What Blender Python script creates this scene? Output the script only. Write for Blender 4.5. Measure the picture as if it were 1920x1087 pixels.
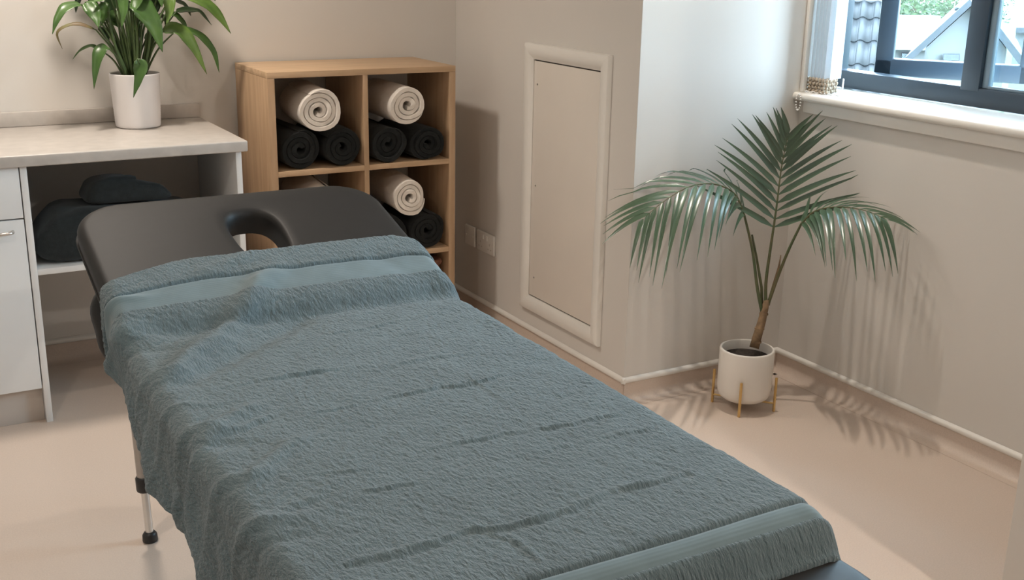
import bpy, bmesh, math, random
import numpy as np
from mathutils import Vector, Matrix, noise as mnoise

for o in list(bpy.data.objects): bpy.data.objects.remove(o, do_unlink=True)
scene = bpy.context.scene
COL = scene.collection
PI = math.pi

# ------------------------------------------------------------------ camera
CAM = np.array([-1.25084946, -3.91662788, 1.52075665])
YAW, PIT, ROL, FPX = -0.52406876, -0.29323931, 0.01953604, 2117.80444
def cam_axes():
    cy, sy = math.cos(YAW), math.sin(YAW); cp, sp = math.cos(PIT), math.sin(PIT); cr, sr = math.cos(ROL), math.sin(ROL)
    f = np.array([-sy*cp, cy*cp, sp]); r = np.array([cy, sy, 0.0]); u = np.cross(r, f)
    return cr*r+sr*u, -sr*r+cr*u, f
CR, CU, CF = cam_axes()
cam_d = bpy.data.cameras.new('camera'); cam = bpy.data.objects.new('camera', cam_d); COL.objects.link(cam)
cam_d.sensor_width = 36.0; cam_d.lens = FPX*36/1920; cam_d.clip_start = .05; cam_d.clip_end = 300
M = Matrix.Identity(4)
for i in range(3):
    M[i][0] = CR[i]; M[i][1] = CU[i]; M[i][2] = -CF[i]; M[i][3] = CAM[i]
cam.matrix_world = M
scene.camera = cam

# ------------------------------------------------------------------ world, lamps, exposure
world = bpy.data.worlds.new('sky'); scene.world = world; world.use_nodes = True
bg = world.node_tree.nodes['Background']
bg.inputs[0].default_value = (0.60, 0.82, 1.0, 1); bg.inputs[1].default_value = 26.0
vs = scene.view_settings
vs.view_transform = 'Standard'; vs.look = 'None'; vs.gamma = 1.0; vs.use_curve_mapping = False; vs.exposure = 0.0
WARM = (1.0, 0.895, 0.79)
def ceiling_lamp(x, y, power, size=.09, z=2.385, col=WARM):
    l = bpy.data.lights.new('downlight', 'AREA'); l.shape = 'DISK'; l.size = size; l.energy = power; l.color = col; l.spread = math.radians(150)
    o = bpy.data.objects.new('downlight', l); o.location = (x, y, z); COL.objects.link(o)
    return o
ceiling_lamp(-.62, -.12, 17, .22)
ceiling_lamp(1.16, -1.10, 10.5, .05)
ceiling_lamp(.80, -3.80, 29).data.spread = PI
ceiling_lamp(-1.45, -1.9, 9)
ceiling_lamp(-.75, -3.4, 2)
pl = bpy.data.lights.new('window_portal', 'AREA'); pl.shape = 'RECTANGLE'; pl.size = 1.3; pl.size_y = 1.1
pl.cycles.is_portal = True
po = bpy.data.objects.new('window_portal', pl); COL.objects.link(po)
po.location = (1.99, -1.55, 1.6); po.rotation_euler = (0, PI/2, 0)

# ------------------------------------------------------------------ pixel helpers (1920x1087)
def ray(u, v): return CF + CR*(u-960)/FPX - CU*(v-543.5)/FPX
def on(ax, val, u, v):
    d = ray(u, v); i = 'xyz'.index(ax); t = (val-CAM[i])/d[i]; return Vector(CAM+t*d)
def deep(u, v, dist):                      # point at a distance measured along the view axis
    return Vector(CAM+ray(u, v)*dist)
def depth_of(p): return float((np.array(p)-CAM) @ CF)

# ------------------------------------------------------------------ materials
MATS = {}
def mat(name, col, rough=.6, metal=0.0, var=0.0, vscale=8.0, bump=0.0, bscale=60.0, stretch=(1, 1, 1), col2=None, spec=.5, sheen=0.0, coat=0.0, detail=4.0, coords='Object', bdist=.002):
    m = bpy.data.materials.new(name); m.use_nodes = True; nt = m.node_tree; N = nt.nodes; L = nt.links
    b = N['Principled BSDF']; b.inputs['Roughness'].default_value = rough; b.inputs['Metallic'].default_value = metal
    b.inputs['Specular IOR Level'].default_value = spec
    if sheen: b.inputs['Sheen Weight'].default_value = sheen
    if coat: b.inputs['Coat Weight'].default_value = coat
    b.inputs['Base Color'].default_value = (*col, 1)
    if var or bump or col2:
        tc = N.new('ShaderNodeTexCoord'); mp = N.new('ShaderNodeMapping'); mp.inputs['Scale'].default_value = stretch
        L.new(tc.outputs[coords], mp.inputs['Vector'])
        if var or col2:
            nz = N.new('ShaderNodeTexNoise'); nz.inputs['Scale'].default_value = vscale; nz.inputs['Detail'].default_value = detail
            L.new(mp.outputs[0], nz.inputs['Vector'])
            rp = N.new('ShaderNodeValToRGB'); c2 = col2 or tuple(c*(1-var) for c in col); c1 = col if col2 else tuple(min(1, c*(1+var)) for c in col)
            rp.color_ramp.elements[0].position = .32; rp.color_ramp.elements[1].position = .68
            rp.color_ramp.elements[0].color = (*c2, 1); rp.color_ramp.elements[1].color = (*c1, 1)
            L.new(nz.outputs['Fac'], rp.inputs[0]); L.new(rp.outputs[0], b.inputs['Base Color'])
        if bump:
            n2 = N.new('ShaderNodeTexNoise'); n2.inputs['Scale'].default_value = bscale; n2.inputs['Detail'].default_value = 5
            L.new(mp.outputs[0], n2.inputs['Vector'])
            bp = N.new('ShaderNodeBump'); bp.inputs['Strength'].default_value = bump; bp.inputs['Distance'].default_value = bdist
            L.new(n2.outputs['Fac'], bp.inputs['Height']); L.new(bp.outputs[0], b.inputs['Normal'])
    MATS[name] = m
    return m
mat('wall_paint', (.69, .655, .61), .62, var=.012, vscale=3, bump=.05, bscale=220)
mat('ceiling_paint', (.80, .77, .73), .8, var=.01)
mat('vinyl_floor', (.635, .525, .445), .42, var=.045, vscale=260, bump=.03, bscale=300, detail=2)
mat('white_gloss', (.80, .77, .72), .35, var=.01)
mat('panel_white', (.76, .70, .63), .5, var=.015, vscale=5)
mat('laminate_white', (.76, .76, .75), .45, var=.01)
mat('laminate_inner', (.60, .55, .50), .55, var=.02)
mat('plinth', (.55, .49, .44), .5, var=.02)
mat('worktop_stone', (.50, .46, .42), .33, var=.07, vscale=22)
mat('oak', (.52, .35, .215), .5, col2=(.42, .275, .16), vscale=5, stretch=(9, 9, .7), bump=.05, bscale=30)
mat('oak_flat', (.62, .43, .27), .5, col2=(.47, .315, .185), vscale=5, stretch=(.7, 9, 9), bump=.05, bscale=30)
mat('steel', (.62, .60, .57), .3, metal=1.0, var=.05)
mat('alloy', (.42, .40, .38), .38, metal=.85, var=.04)
mat('alloy_bright', (.72, .71, .69), .28, metal=.9, var=.04)
mat('black_plastic', (.018, .017, .017), .45, var=.1)
mat('vinyl_black', (.017, .0165, .016), .54, spec=.28, var=.04, vscale=30, bump=.10, bscale=900, bdist=.0006)
mat('brass', (.72, .50, .22), .32, metal=.9, var=.05)
mat('ceramic', (.82, .77, .71), .32, var=.01)
mat('pot_enamel', (.78, .75, .74), .42, var=.012)
mat('soil', (.035, .026, .02), .95, var=.5, vscale=60, bump=.8, bscale=80, bdist=.01)
mat('palm_leaf', (.060, .115, .060), .30, col2=(.038, .080, .040), vscale=9, spec=.9)
mat('palm_stem', (.14, .12, .055), .5, col2=(.07, .10, .04), vscale=14)
mat('palm_trunk', (.30, .19, .10), .8, col2=(.14, .09, .05), vscale=40, bump=.5, bscale=60)
mat('lily_leaf', (.070, .150, .032), .36, col2=(.035, .085, .018), vscale=16, spec=.55)
mat('lily_leaf_lime', (.135, .225, .045), .36, col2=(.065, .135, .025), vscale=16, spec=.55)
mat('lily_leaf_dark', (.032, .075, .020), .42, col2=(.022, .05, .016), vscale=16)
mat('lily_leaf_dry', (.17, .17, .06), .5, col2=(.14, .09, .04), vscale=18)
mat('lily_stem', (.085, .135, .04), .5, col2=(.05, .085, .03), vscale=20)
mat('towel_white', (.80, .74, .67), .95, var=.04, vscale=60, bump=.6, bscale=420, sheen=.2)
mat('towel_dark', (.0065, .0085, .009), .95, var=.3, vscale=90, bump=.7, bscale=380, sheen=.05, bdist=.003)
mat('towel_teal_dark', (.010, .0145, .0155), .95, var=.25, vscale=70, bump=.5, bscale=380, sheen=.08)
mat('wicker', (.20, .085, .05), .6, var=.3, vscale=50)
mat('anthracite', (.030, .048, .070), .38, var=.04)
mat('bead_seal', (.16, .22, .27), .35)
def fabric_mat(name, col, trans):
    m = bpy.data.materials.new(name); m.use_nodes = True; nt = m.node_tree; N = nt.nodes; L = nt.links
    b = N['Principled BSDF']; b.inputs['Base Color'].default_value = (*col, 1); b.inputs['Roughness'].default_value = .8
    t = N.new('ShaderNodeBsdfTranslucent'); t.inputs[0].default_value = (*col, 1); mx = N.new('ShaderNodeMixShader'); mx.inputs[0].default_value = trans
    L.new(b.outputs[0], mx.inputs[1]); L.new(t.outputs[0], mx.inputs[2]); L.new(mx.outputs[0], N['Material Output'].inputs[0]); MATS[name] = m
fabric_mat('slat_fabric', (.82, .82, .82), .5); fabric_mat('slat_fabric_lit', (.85, .86, .88), .5)  # second one is a paler copy for the last slat, daylight put into its colour
mat('woven_jute', (.52, .43, .33), .85, col2=(.32, .25, .18), vscale=160, bump=.8, bscale=160)
mat('bead_white', (.82, .80, .77), .4)
mat('gap_shade', (.05, .04, .035), .8)
mat('render_white', (.10, .10, .098), .8, var=.02)
mat('roof_pale', (.14, .14, .145), .7, var=.03)
mat('roof_grey', (.030, .033, .038), .7, var=.12, vscale=10)
mat('tile_grey', (.013, .0155, .0175), .6, var=.08, vscale=3)
mat('tree_leaf', (.045, .070, .018), .7, col2=(.025, .045, .012), vscale=2.0)
mat('bark', (.12, .09, .06), .9, var=.2)
mat('grass', (.03, .045, .015), .9, var=.2)

# terry towel: grain and pile relief only
def towel_mat(name, col, band=False):
    m = bpy.data.materials.new(name); m.use_nodes = True; nt = m.node_tree; N = nt.nodes; L = nt.links
    b = N['Principled BSDF']; b.inputs['Roughness'].default_value = .92; b.inputs['Sheen Weight'].default_value = .25; b.inputs['Sheen Roughness'].default_value = .5
    b.inputs['Specular IOR Level'].default_value = .2
    tc = N.new('ShaderNodeUVMap'); mp = N.new('ShaderNodeMapping'); L.new(tc.outputs[0], mp.inputs[0])
    if band:
        mp.inputs['Scale'].default_value = (30, 1, 1)
        w = N.new('ShaderNodeTexWave'); w.bands_direction = 'Y'; w.inputs['Scale'].default_value = 42; w.inputs['Distortion'].default_value = .6
        mp.inputs['Scale'].default_value = (.3, 1, 1); L.new(mp.outputs[0], w.inputs[0]); h = w.outputs['Fac']
        st, di = .22, .0008
    else:
        mp.inputs['Rotation'].default_value = (0, 0, math.radians(28)); mp.inputs['Scale'].default_value = (1.0, .42, 1)
        n1 = N.new('ShaderNodeTexNoise'); n1.inputs['Scale'].default_value = 190; n1.inputs['Detail'].default_value = 3; n1.inputs['Roughness'].default_value = .6
        L.new(mp.outputs[0], n1.inputs[0]); h = n1.outputs['Fac']; st, di = 1.0, .0085
    n2 = N.new('ShaderNodeTexNoise'); n2.inputs['Scale'].default_value = 14; n2.inputs['Detail'].default_value = 6
    L.new(tc.outputs[0], n2.inputs[0])
    rp = N.new('ShaderNodeValToRGB'); rp.color_ramp.elements[0].position = .3; rp.color_ramp.elements[1].position = .7
    rp.color_ramp.elements[0].color = (*[c*.90 for c in col], 1); rp.color_ramp.elements[1].color = (*[c*1.08 for c in col], 1)
    L.new(n2.outputs['Fac'], rp.inputs[0]); L.new(rp.outputs[0], b.inputs['Base Color'])
    bp = N.new('ShaderNodeBump'); bp.inputs['Strength'].default_value = st; bp.inputs['Distance'].default_value = di
    L.new(h, bp.inputs['Height']); L.new(bp.outputs[0], b.inputs['Normal'])
    MATS[name] = m
TOWEL_COL = (.106, .150, .166)
towel_mat('terry_blue', TOWEL_COL); towel_mat('terry_band', (.128, .178, .195), True)
def glass_mat():
    m = bpy.data.materials.new('glass'); m.use_nodes = True; nt = m.node_tree; N = nt.nodes; L = nt.links
    N.remove(N['Principled BSDF']); out = N['Material Output']
    t = N.new('ShaderNodeBsdfTransparent'); t.inputs[0].default_value = (.93, .97, .98, 1)
    g = N.new('ShaderNodeBsdfGlossy'); g.inputs['Roughness'].default_value = .02
    fr = N.new('ShaderNodeFresnel'); fr.inputs[0].default_value = 1.45
    mx = N.new('ShaderNodeMixShader'); L.new(fr.outputs[0], mx.inputs[0]); L.new(t.outputs[0], mx.inputs[1]); L.new(g.outputs[0], mx.inputs[2]); L.new(mx.outputs[0], out.inputs[0])
    MATS['glass'] = m
glass_mat()

# ------------------------------------------------------------------ object helpers
def link(name, me, m, parent=None, smooth=None):
    o = bpy.data.objects.new(name, me); COL.objects.link(o)
    if m and not me.materials: me.materials.append(MATS[m])
    if smooth is not None:
        for p in me.polygons: p.use_smooth = True
        if smooth < 180: me.set_sharp_from_angle(angle=math.radians(smooth))
    if parent: o.parent = parent
    return o
def build(name, bm, m, parent=None, smooth=40, origin=None):
    bmesh.ops.recalc_face_normals(bm, faces=bm.faces)
    if origin is not None: bmesh.ops.translate(bm, verts=bm.verts, vec=-Vector(origin))
    me = bpy.data.meshes.new(name); bm.to_mesh(me); bm.free()
    o = link(name, me, m, parent, smooth)
    if origin is not None: o.location = origin
    return o
def raw(name, V, F, m, parent=None, smooth=40):
    me = bpy.data.meshes.new(name); me.from_pydata([tuple(v) for v in V], [], F); me.update()
    return link(name, me, m, parent, smooth)
def tag(o, label, cat, group=None):
    o['label'] = label; o['category'] = cat
    if group: o['group'] = group
    return o
def struct(o, label=None):
    o['kind'] = 'structure'
    if label: o['label'] = label
    return o
def thing(name, loc, label, cat, group=None, rz=0):
    o = bpy.data.objects.new(name, None); COL.objects.link(o); o.location = loc; o.rotation_euler = (0, 0, rz); o.empty_display_size = .05
    return tag(o, label, cat, group)
def box(bm, lo, hi, bevel=0, seg=2):
    r = bmesh.ops.create_cube(bm, size=1); vs_ = r['verts']
    c = [(a+b)/2 for a, b in zip(lo, hi)]; s = [abs(b-a) for a, b in zip(lo, hi)]
    for v in vs_: v.co = Vector((c[0]+v.co.x*s[0], c[1]+v.co.y*s[1], c[2]+v.co.z*s[2]))
    if bevel:
        es = {e for v in vs_ for e in v.link_edges}
        bmesh.ops.bevel(bm, geom=list(es), offset=bevel, segments=seg, affect='EDGES', profile=.5)
    return bm
def bx(name, lo, hi, m, parent=None, bevel=0, seg=2, smooth=40):
    bm = bmesh.new(); box(bm, lo, hi, bevel, seg)
    off = parent.location if parent else Vector((0, 0, 0))
    bmesh.ops.translate(bm, verts=bm.verts, vec=-off)
    return build(name, bm, m, parent, smooth)
def tube(bm, pts, rad, n=10, cap=True):
    pts = [Vector(p) for p in pts]; k = len(pts)
    rads = rad if isinstance(rad, (list, tuple)) else [rad]*k
    rings = []; prev = None
    for i, p in enumerate(pts):
        t = (pts[min(i+1, k-1)]-pts[max(i-1, 0)]).normalized()
        if prev is None:
            a = Vector((0, 0, 1)) if abs(t.z) < .9 else Vector((1, 0, 0)); x = t.cross(a).normalized()
        else:
            x = (prev-t*prev.dot(t)).normalized()
        prev = x; y = t.cross(x)
        rings.append([bm.verts.new(p+(x*math.cos(2*PI*j/n)+y*math.sin(2*PI*j/n))*rads[i]) for j in range(n)])
    for a, b in zip(rings, rings[1:]):
        for j in range(n): bm.faces.new((a[j], a[(j+1) % n], b[(j+1) % n], b[j]))
    if cap:
        bm.faces.new(rings[0][::-1]); bm.faces.new(rings[-1])
    return bm
def lathe(bm, prof, c=(0, 0, 0), n=48):
    rings = []
    for r, z in prof:
        if r < 1e-6: rings.append([bm.verts.new((c[0], c[1], c[2]+z))])
        else: rings.append([bm.verts.new((c[0]+r*math.cos(2*PI*j/n), c[1]+r*math.sin(2*PI*j/n), c[2]+z)) for j in range(n)])
    for a, b in zip(rings, rings[1:]):
        for j in range(n):
            A = [a[j % len(a)], a[(j+1) % n % len(a)]]; B = [b[(j+1) % n % len(b)], b[j % len(b)]]
            f = []
            for v in A+B:
                if v not in f: f.append(v)
            if len(f) > 2: bm.faces.new(f)
    return bm
def catmull(P, n):
    P = [Vector(p) for p in P]; Q = [2*P[0]-P[1]]+P+[2*P[-1]-P[-2]]; out = []
    segs = len(P)-1
    for i in range(n):
        s = i/(n-1)*segs; k = min(int(s), segs-1); t = s-k
        a, b, c, d = Q[k:k+4]
        out.append(.5*((2*b)+(c-a)*t+(2*a-5*b+4*c-d)*t*t+(3*b-a-3*c+d)*t**3))
    return out

# ================================================================== ROOM
XW, YC, YB, ZB, XR = .9476, -.909, .398, .080, 1.659
YE = -2.455; XL = -2.4; YF = -5.2; ZC = 2.40; XWIN = 1.885
def wall(name, boxes, m='wall_paint', label=None):
    bm = bmesh.new()
    for lo, hi in boxes: box(bm, lo, hi)
    o = build(name, bm, m, None, None); return struct(o, label)
wall('floor', [((XL-.2, YF-.2, -.12), (XR+.4, YB+.2, 0))], 'vinyl_floor', 'beige speckled vinyl floor')
wall('ceiling', [((XL-.2, YF-.2, ZC), (XR+.4, YB+.2, ZC+.12))], 'ceiling_paint', 'flat white ceiling')
wall('wall_back', [((XL-.2, YB, 0), (XW+.2, YB+.15, ZC))], label='taupe painted wall behind the worktop')
wall('wall_left', [((XL-.15, YF, 0), (XL, YB, ZC))])
wall('wall_front', [((XL, YF-.15, 0), (XW+.2, YF, ZC))])
wall('wall_right', [((XW, YC+.0005, 0), (XW+.15, YB, ZC))], label='wall with the access panel')
wall('wall_dormer', [((XW+.15, YC, 0), (XR+.004, YC+.12, ZC)), ((XW+.001, YC, 0), (XW+.15, YC+.0005, ZC))], label='pale alcove side wall lit by the window')
wall('wall_pier', [((XW, YF, 0), (XW+.15, YE, ZC)), ((XW+.15, YE-.12, 0), (XR+.3, YE, ZC))], label='wall return at the right edge of the view')
WY0, WY1, WZ0, WZ1 = -.808, -2.18, 1.040, 2.12
wall('wall_window', [((XR, YE, 0), (XR+.3, YC+.12, WZ0)), ((XR, YE, WZ1), (XR+.3, YC+.12, ZC)), ((XR+.004, WY0, WZ0), (XR+.3, YC+.12, WZ1)), ((XR, YE, WZ0), (XR+.3, WY1, WZ1))], label='wall under and around the window')

# coved vinyl skirting with a white capping bead
def skirting(nm, idx, a, b, nrm):
    a = Vector((*a, 0)); b = Vector((*b, 0)); n = Vector((*nrm, 0))
    prof = [(0.0015, ZB-.012), (.003, ZB-.012), (.003, .035)]+[(.035-.032*math.cos(t), .035-.034*math.sin(t)) for t in [i*PI/12 for i in range(1, 7)]]+[(.05, .001), (.05, .0002), (.0015, .0002)]
    bm = bmesh.new()
    A = [bm.verts.new(a+n*d+Vector((0, 0, z))) for d, z in prof]; B = [bm.verts.new(b+n*d+Vector((0, 0, z))) for d, z in prof]
    k = len(prof)
    for i in range(k): bm.faces.new((A[i], A[(i+1) % k], B[(i+1) % k], B[i]))
    bm.faces.new(A); bm.faces.new(B[::-1])
    struct(build('baseboard_'+nm, bm, 'vinyl_floor', None, 50), 'coved vinyl skirting')
    prof2 = [(.001, ZB-.011)]+[(.001+.011*math.sin(t)**.7, ZB-.002-.010*math.cos(t)) for t in [i*PI/8 for i in range(1, 8)]]+[(.001, ZB+.010)]
    bm = bmesh.new()
    A = [bm.verts.new(a+n*d+Vector((0, 0, z))) for d, z in prof2]; B = [bm.verts.new(b+n*d+Vector((0, 0, z))) for d, z in prof2]
    k = len(prof2)
    for i in range(k): bm.faces.new((A[i], A[(i+1) % k], B[(i+1) % k], B[i]))
    bm.faces.new(A); bm.faces.new(B[::-1])
    struct(build('trim_%d' % idx, bm, 'white_gloss', None, 50), 'white capping bead along the skirting')
skirting('back', 1, (XL, YB), (XW, YB), (0, -1))
skirting('right', 2, (XW, YB), (XW, YC-.012), (-1, 0))
skirting('dormer', 3, (XW-.012, YC), (XR, YC), (0, -1))
skirting('window', 4, (XR, YC), (XR, YE), (-1, 0))
skirting('pier', 5, (XW, YE+.012), (XW, YF), (-1, 0))

# ------------------------------------------------------------------ window
win = thing('window_1', (XWIN, -1.55, WZ0), 'anthracite framed casement window with its left sash open', 'window')
del win['category']; win['kind'] = 'structure'
def wbm(name, boxes, m, parent, bevel=.004, rot=None):
    bm = bmesh.new()
    for lo, hi in boxes: box(bm, lo, hi, bevel, 2)
    base = win.location
    if rot:
        piv, ang = rot; bmesh.ops.rotate(bm, cent=piv, matrix=Matrix.Rotation(ang, 3, 'Z'), verts=bm.verts)
    bmesh.ops.translate(bm, verts=bm.verts, vec=-base)
    return build(name, bm, m, parent, 40)
fz0, fz1 = 1.056, WZ1
MY = (-1.402, -1.486)     # mullion
wbm('window_frame', [((XWIN, WY1, fz0), (XWIN+.07, WY0, fz0+.062)), ((XWIN, WY1, fz1-.06), (XWIN+.07, WY0, fz1)), ((XWIN, WY0-.03, fz0), (XWIN+.07, WY0, fz1)), ((XWIN, WY1, fz0), (XWIN+.07, WY1+.06, fz1))], 'anthracite', win)
wbm('mullion', [((XWIN-.002, MY[1]+.012, fz0+.05), (XWIN+.068, MY[0], fz1-.05))], 'anthracite', win)
wbm('glazing_bead', [((XWIN+.012, MY[1]-.012, fz0+.062), (XWIN+.03, MY[1]+.012, fz1-.06)), ((XWIN+.012, WY1+.06, fz0+.06), (XWIN+.03, MY[1]-.01, fz0+.071))], 'bead_seal', win, .003)
wbm('fixed_pane', [((XWIN+.032, WY1+.05, fz0+.055), (XWIN+.038, MY[1]+.01, fz1-.05))], 'glass', win, 0)
# open sash, hinged on its left stile, swung outwards
SX, SY, SW_ = XWIN+.078, -.955, .545
z0s, z1s = fz0+.048, fz1-.05; st = .062
ang = math.radians(36)
rot = (Vector((SX, SY, 0)), ang)
sash = wbm('opening_sash', [((SX, SY-SW_, z0s), (SX+.055, SY, z0s+st)), ((SX, SY-SW_, z1s-st), (SX+.055, SY, z1s)), ((SX, SY-st, z0s), (SX+.055, SY, z1s)), ((SX, SY-SW_, z0s), (SX+.055, SY-SW_+st, z1s))], 'anthracite', win, .006, rot)
wbm('sash_glass', [((SX+.022, SY-SW_+.05, z0s+.05), (SX+.028, SY-.05, z1s-.05))], 'glass', sash, 0, rot)
# window board and its apron
bm = bmesh.new(); box(bm, (1.622, YE+.02, 1.026), (XWIN+.01, WY0-.0005, 1.053), .011, 3)
bmesh.ops.translate(bm, verts=bm.verts, vec=-win.location); build('window_sill', bm, 'white_gloss', win, 40)
bm = bmesh.new(); box(bm, (1.640, YE+.02, .985), (XR, YC-.035, 1.028), .006, 2)
bmesh.ops.translate(bm, verts=bm.verts, vec=-win.location); build('sill_apron', bm, 'white_gloss', win, 40)
bm = bmesh.new(); box(bm, (XR-.010, -.926, 1.053), (XR+.012, YC-.0005, WZ1+.03), .005, 2)
bmesh.ops.translate(bm, verts=bm.verts, vec=-win.location); build('window_surround', bm, 'white_gloss', win, 40)

# ------------------------------------------------------------------ gathered vertical blind
bl = thing('vertical_blind', (1.735, -.96, 1.06), 'gathered grey fabric vertical blind with woven hem at the left of the window', 'blind')
def slat(y, m, x0=1.676, w=.089, ang=34, zt=2.10, zb=1.105):
    c, s = math.cos(math.radians(ang)), math.sin(math.radians(ang)); V = []; F = []
    for t in (-.0006, .0006):
        for i in range(5):
            u = i/4*w; cv = .004*math.sin(PI*i/4)
            for z in (zb, zt): V.append((x0+u*c-(t+cv)*s, y+u*s*.9+(t+cv)*c, z))
    n = 10
    for i in range(4):
        a = 2*i; F.append((a, a+2, a+3, a+1)); F.append((n+a, n+a+1, n+a+3, n+a+2))
    F += [(0, 1, n+1, n), (8, n+8, n+9, 9), (0, n, n+2, 2), (2, n+2, n+4, 4), (4, n+4, n+6, 6), (6, n+6, n+8, 8)]
    V = [Vector(v)-bl.location for v in V]
    return raw('slat', V, F, m, bl, 60)
NSL = 7
for i in range(NSL):
    y = -.915-.0165*i
    s = slat(y, 'slat_fabric_lit' if i == NSL-1 else 'slat_fabric', ang=24) if i < NSL-1 else slat(y-.012, 'slat_fabric_lit', ang=22)
    # woven hem pocket: two rows of fat stitches
    c, sn = math.cos(math.radians(24)), math.sin(math.radians(24)); bm = bmesh.new()
    for row in range(4):
        for k in range(5):
            u = .004+k*.0195; p = Vector((1.672+u*c, y-.004+u*sn*.9+(.002 if (row+k) % 2 else -.001), 1.0605+row*.0125))-bl.location
            tube(bm, [p+Vector((-.002, -.002, -.004)), p+Vector((0, 0, .001)), p+Vector((.004, .001, .006))], [.004, .0064, .004], 6)
    build('slat_hem', bm, 'woven_jute', s, 180)
bm = bmesh.new()
for i in range(26):
    p = Vector((1.664+.0010*i, -.925-.0058*i, 1.0565+.0018*math.sin(i*1.3)))-bl.location
    bmesh.ops.create_icosphere(bm, subdivisions=1, radius=.0034, matrix=Matrix.Translation(p))
build('bead_chain', bm, 'bead_white', bl, 180)['kind'] = 'stuff'
bm = bmesh.new()
for i in range(18):
    p = Vector((1.745-.0003*i, -1.022-.0004*i+.001*(i % 2), 1.058+.0028*i))-bl.location
    bmesh.ops.create_icosphere(bm, subdivisions=1, radius=.0034, matrix=Matrix.Translation(p))
build('bead_chain', bm, 'bead_white', bl, 180)
bm = bmesh.new()
p0 = on('x', 1.628, 1512, 172); 
for i in range(16):
    a = i/16*2*PI; p = Vector((1.617, -.945+.011*math.cos(a), 1.022+.028*math.sin(a)))-bl.location
    bmesh.ops.create_icosphere(bm, subdivisions=1, radius=.0036, matrix=Matrix.Translation(p))
build('chain_loop', bm, 'bead_white', bl, 180)

# ------------------------------------------------------------------ access panel
pc = Vector((XW, -.477, .672))
ap = thing('access_panel', (XW, -.477, .157), 'tall white access panel with moulded frame set in the taupe wall', 'access panel')
def apbox(name, y0, y1, z0, z1, x0, x1, m, bevel, parent=ap):
    return bx(name, (x0, y0, z0), (x1, y1, z1), m, parent, bevel, 3)
fy0, fy1, fz0_, fz1_, fw = -.757, -.199, .157, 1.188, .058
def frame_piece(a, b, inward):
    # moulded strip between mitred ends; a,b outer corners, inward unit vector into the opening
    a = Vector((0, *a)); b = Vector((0, *b)); n = Vector((0, *inward)); t = (b-a).normalized()
    prof = [(0, .0), (0, .012), (.004, .018), (.012, .021), (.03, .021), (.042, .018), (.051, .011), (fw, .008), (fw, .0)]
    bm = bmesh.new(); A = []; B = []
    for d, h in prof:
        A.append(bm.verts.new(a+n*d+t*d+Vector((XW-h-.0005, 0, 0))-ap.location)); B.append(bm.verts.new(b+n*d-t*d+Vector((XW-h-.0005, 0, 0))-ap.location))
    k = len(prof)
    for i in range(k): bm.faces.new((A[i], A[(i+1) % k], B[(i+1) % k], B[i]))
    bm.faces.new(A); bm.faces.new(B[::-1])
    return build('frame_moulding', bm, 'white_gloss', ap, 35)
frame_piece((fy0, fz1_), (fy1, fz1_), (0, -1)); frame_piece((fy0, fz0_), (fy1, fz0_), (0, 1))
frame_piece((fy0, fz0_), (fy0, fz1_), (1, 0)); frame_piece((fy1, fz0_), (fy1, fz1_), (-1, 0))
apbox('gap_shade_sheet', fy0+.05, fy1-.05, fz0_+.05, fz1_-.05, XW-.0025, XW-.0005, 'gap_shade', 0)  # flat dark sheet behind the board, its colour stands in for shade in the gaps
apbox('door_board', fy0+fw+.001, fy1-fw-.001, fz0_+fw+.004, fz1_-fw-.005, XW-.0065, XW-.003, 'panel_white', .001)
for u, v in ((1008, 158), (1004, 348), (1001, 520), (1133, 180), (1121, 385), (1117, 576)):
    p = on('x', XW-.0065, u, v); bm = bmesh.new()
    bmesh.ops.create_cone(bm, cap_ends=True, segments=12, radius1=.0038, radius2=.003, depth=.002, matrix=Matrix.Translation(Vector((XW-.0073, p.y, p.z))-ap.location) @ Matrix.Rotation(-PI/2, 4, 'Y'))
    build('screw', bm, 'alloy', ap, 30)

# ------------------------------------------------------------------ sockets on the panel wall
def plate(name, yc, zc, w, label, cat, double):
    t = thing(name, (XW, yc, zc), label, cat)
    bx('face_plate', (XW-.010, yc-w/2, zc-.043), (XW-.0003, yc+w/2, zc+.043), 'white_gloss', t, .0035, 3)
    if double:
        for k in (-1, 1):
            bx('rocker_switch', (XW-.0135, yc+k*.017-.006, zc+.012), (XW-.0095, yc+k*.017+.006, zc+.032), 'white_gloss', t, .0012)
            bm = bmesh.new()
            for dy, dz, a, b in ((0, -.002, .0022, .005), (-.011, -.022, .0045, .0018), (.011, -.022, .0045, .0018)):
                box(bm, (XW-.0106, yc+k*.040+dy-a, zc+dz-b), (XW-.0098, yc+k*.040+dy+a, zc+dz+b))
            bmesh.ops.translate(bm, verts=bm.verts, vec=-t.location); build('pin_holes', bm, 'plinth', t, 30)
    else:
        for k in (-1, 1):
            bm = bmesh.new(); bmesh.ops.create_cone(bm, cap_ends=True, segments=10, radius1=.0035, radius2=.003, depth=.0015, matrix=Matrix.Translation((-.0105, k*.03, 0)) @ Matrix.Rotation(-PI/2, 4, 'Y'))
            build('screw', bm, 'white_gloss', t, 30)
plate('blank_plate', .242, .343, .086, 'small square white blanking plate beside the cube shelf', 'wall plate', False)
plate('wall_socket', .104, .343, .150, 'white double wall socket low on the panel wall', 'socket', True)

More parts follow.
